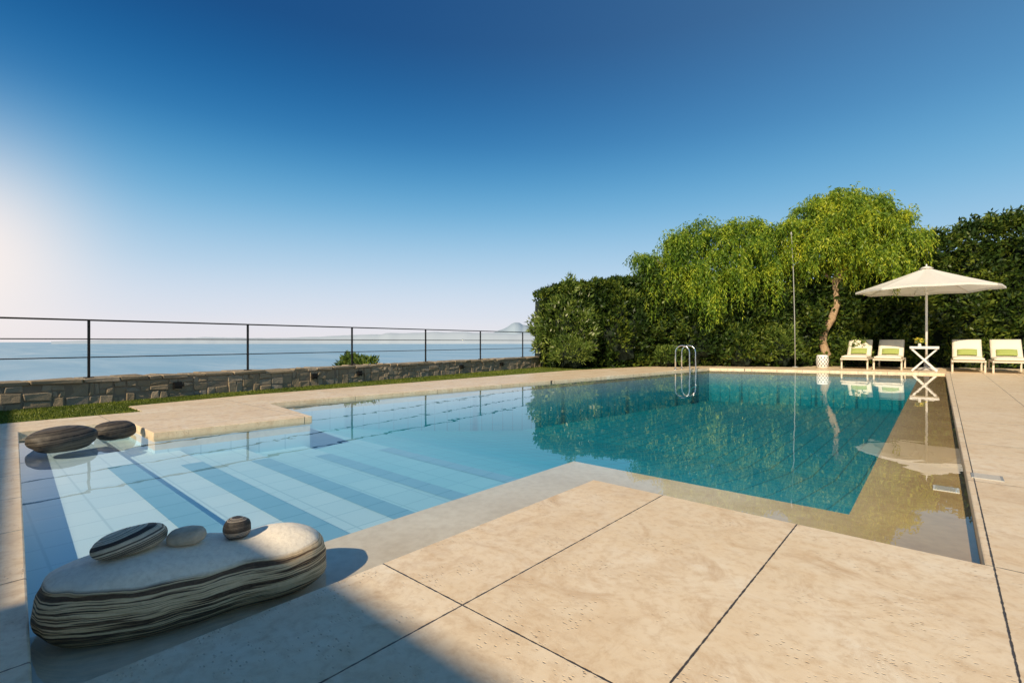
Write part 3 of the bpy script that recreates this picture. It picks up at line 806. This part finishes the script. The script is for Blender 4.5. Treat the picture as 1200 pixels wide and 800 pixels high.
# lower wing shaped for its shadow: eaves skewed to shade only the coping
yl=3.0+.055*(XC+17.3)
mb.add([(-17.3,-3.3,low-.248),(XC-.002,-3.3,low-.248),(XC-.002,3.0,low-.248),(-17.3,yl,low-.248),(-17.3,-3.3,low),(XC-.002,-3.3,low),(XC-.002,3.0,low),(-17.3,yl,low)],[(3,2,1,0),(4,5,6,7),(0,1,5,4),(1,2,6,5),(2,3,7,6),(3,0,4,7)])
mb.build('roof',M_plast,v)
for x in (-13,-9,-5):
    w=MB(); w.abox(x-.8,x+.8,2.502,2.53,.3,2.1); wo_=w.build('window',M_glass,v)
    w=MB()
    for s in (-.84,0,.84): w.abox(x+s-.03,x+s+.03,2.535,2.56,.26,2.14)
    w.build('frame',M_white,wo_)
w=MB(); w.abox(3,4.2,2.602,2.64,0,2.1); d_=w.build('door',M_wood,v)
w=MB(); w.tube([(4.05,2.68,1.0),(4.05,2.68,1.2)],.012,6); w.build('handle',M_steel,d_)

# ------------------------------------------------------------------ distant hills
def ridge(name,D,prof,depth,mat,lab):
    mb=MB(); vs=[];fs=[]
    N=140; xs=np.linspace(prof[0][0],prof[-1][0],N); ys=np.interp(xs,[p[0] for p in prof],[p[1] for p in prof])
    rowsn=5
    for i,(x,y) in enumerate(zip(xs,ys)):
        hgt=(400-y)/573*D+70; hgt*=1+.10*noise.noise(Vector((x*.06,D,0)))+.05*noise.noise(Vector((x*.2,D,1)))
        for r in range(rowsn):
            f=r/(rowsn-1); dd=D+depth*(f-.5); hh=math.sin(math.pi*f)
            X,Y=c2w((x-600)/573*dd,dd); vs.append((X,Y,SEA-2+max(0,hgt)*hh*(1+.2*noise.noise(Vector((x*.1,r,D))) if r!=2 else 1)))
    for i in range(N-1):
        for r in range(rowsn-1):
            a=i*rowsn+r; fs.append((a,a+1,a+rowsn+1,a+rowsn))
    mb.add(vs,fs,smooth=True); mb.build(name,mat,kind='structure')
ridge('hill',16000,[(60,399.8),(160,397),(240,395),(330,396),(400,393),(470,390),(530,388.5),(600,391),(680,392),(760,397),(840,400)],3500,M_hill,'')
ridge('mountain',26000,[(565,399.5),(580,389),(590,384.5),(600,379.0),(607,378),(615,380.5),(628,386),(650,392),(690,400)],5000,M_hill2,'')

# ------------------------------------------------------------------ light, world, camera
sd=bpy.data.lights.new('sun','SUN'); sd.energy=5; sd.angle=math.radians(.6); sd.color=(1,.845,.61)
so=bpy.data.objects.new('sun',sd); col.objects.link(so); so.rotation_euler=sun_to.to_track_quat('Z','Y').to_euler(); so.location=(0,-20,20)
w=bpy.data.worlds.new('World'); scene.world=w; w.use_nodes=True; nt=w.node_tree; nt.nodes.clear()
N_=nt.nodes.new; Lk=nt.links.new
out=N_('ShaderNodeOutputWorld'); tc=N_('ShaderNodeTexCoord')
sky=N_('ShaderNodeTexSky'); sky.sky_type='NISHITA'; sky.sun_disc=False; sky.sun_elevation=el; sky.sun_rotation=math.atan2(sun_to.x,sun_to.y); sky.ozone_density=1; sky.dust_density=.6
b1=N_('ShaderNodeBackground'); b1.inputs[1].default_value=.10; Lk(sky.outputs[0],b1.inputs[0])
sep=N_('ShaderNodeSeparateXYZ'); nrm=N_('ShaderNodeVectorMath'); nrm.operation='NORMALIZE'; Lk(tc.outputs['Generated'],nrm.inputs[0]); Lk(nrm.outputs[0],sep.inputs[0])
def dotn(v):
    dt=N_('ShaderNodeVectorMath'); dt.operation='DOT_PRODUCT'; Lk(nrm.outputs[0],dt.inputs[0]); dt.inputs[1].default_value=Vector(v).normalized(); return dt.outputs['Value']
def mth(op,a,b,clamp=False):
    m=N_('ShaderNodeMath'); m.operation=op; m.use_clamp=clamp
    for i,x in ((0,a),(1,b)):
        if isinstance(x,(int,float)): m.inputs[i].default_value=x
        else: Lk(x,m.inputs[i])
    return m.outputs[0]
rp=N_('ShaderNodeValToRGB'); rp.color_ramp.interpolation='B_SPLINE'; Lk(sep.outputs[2],rp.inputs[0])
def s2l(c): return tuple(((x/255+.055)/1.055)**2.4 if x>10 else x/255/12.92 for x in c)
stops=[(0,(232,227,232)),(.05,(222,224,236)),(.14,(182,210,232)),(.25,(98,174,216)),(.37,(12,112,176)),(.52,(0,64,124)),(1,(0,50,104))]
e=rp.color_ramp.elements
while len(e)<len(stops): e.new(.5)
for x,(p,c) in zip(e,stops): x.position=p; x.color=(*s2l(c),1)
rgt=mth('MULTIPLY',mth('POWER',mth('ADD',mth('MULTIPLY',dotn((.80,.60,.0)),.5),.5),2.6),.48)
m1=N_('ShaderNodeMix'); m1.data_type='RGBA'; Lk(rgt,m1.inputs[0]); Lk(rp.outputs[0],m1.inputs[6]); m1.inputs[7].default_value=(.24,.50,.72,1)
gl_=mth('MULTIPLY',mth('POWER',mth('MAXIMUM',dotn((-.862,-.01,.105)),0.0),120.0),.95)
mc_=N_('ShaderNodeMix'); mc_.data_type='RGBA'; Lk(gl_,mc_.inputs[0]); Lk(m1.outputs[2],mc_.inputs[6]); mc_.inputs[7].default_value=(1.0,.88,.82,1)
b2=N_('ShaderNodeBackground'); b2.inputs[1].default_value=1.05; Lk(mc_.outputs[2],b2.inputs[0])
ms=N_('ShaderNodeMixShader'); ms.inputs[0].default_value=.92; Lk(b1.outputs[0],ms.inputs[1]); Lk(b2.outputs[0],ms.inputs[2]); Lk(ms.outputs[0],out.inputs[0])

cd=bpy.data.cameras.new('Camera'); cd.lens=573/1200*36; cd.sensor_width=36; cd.clip_start=.02; cd.clip_end=200000
co=bpy.data.objects.new('Camera',cd); col.objects.link(co); co.location=(0,0,U); co.rotation_euler=(math.pi/2,0,math.atan2(.661,.750)); scene.camera=co
scene.view_settings.view_transform='Standard'; scene.view_settings.look='None'; scene.view_settings.exposure=0
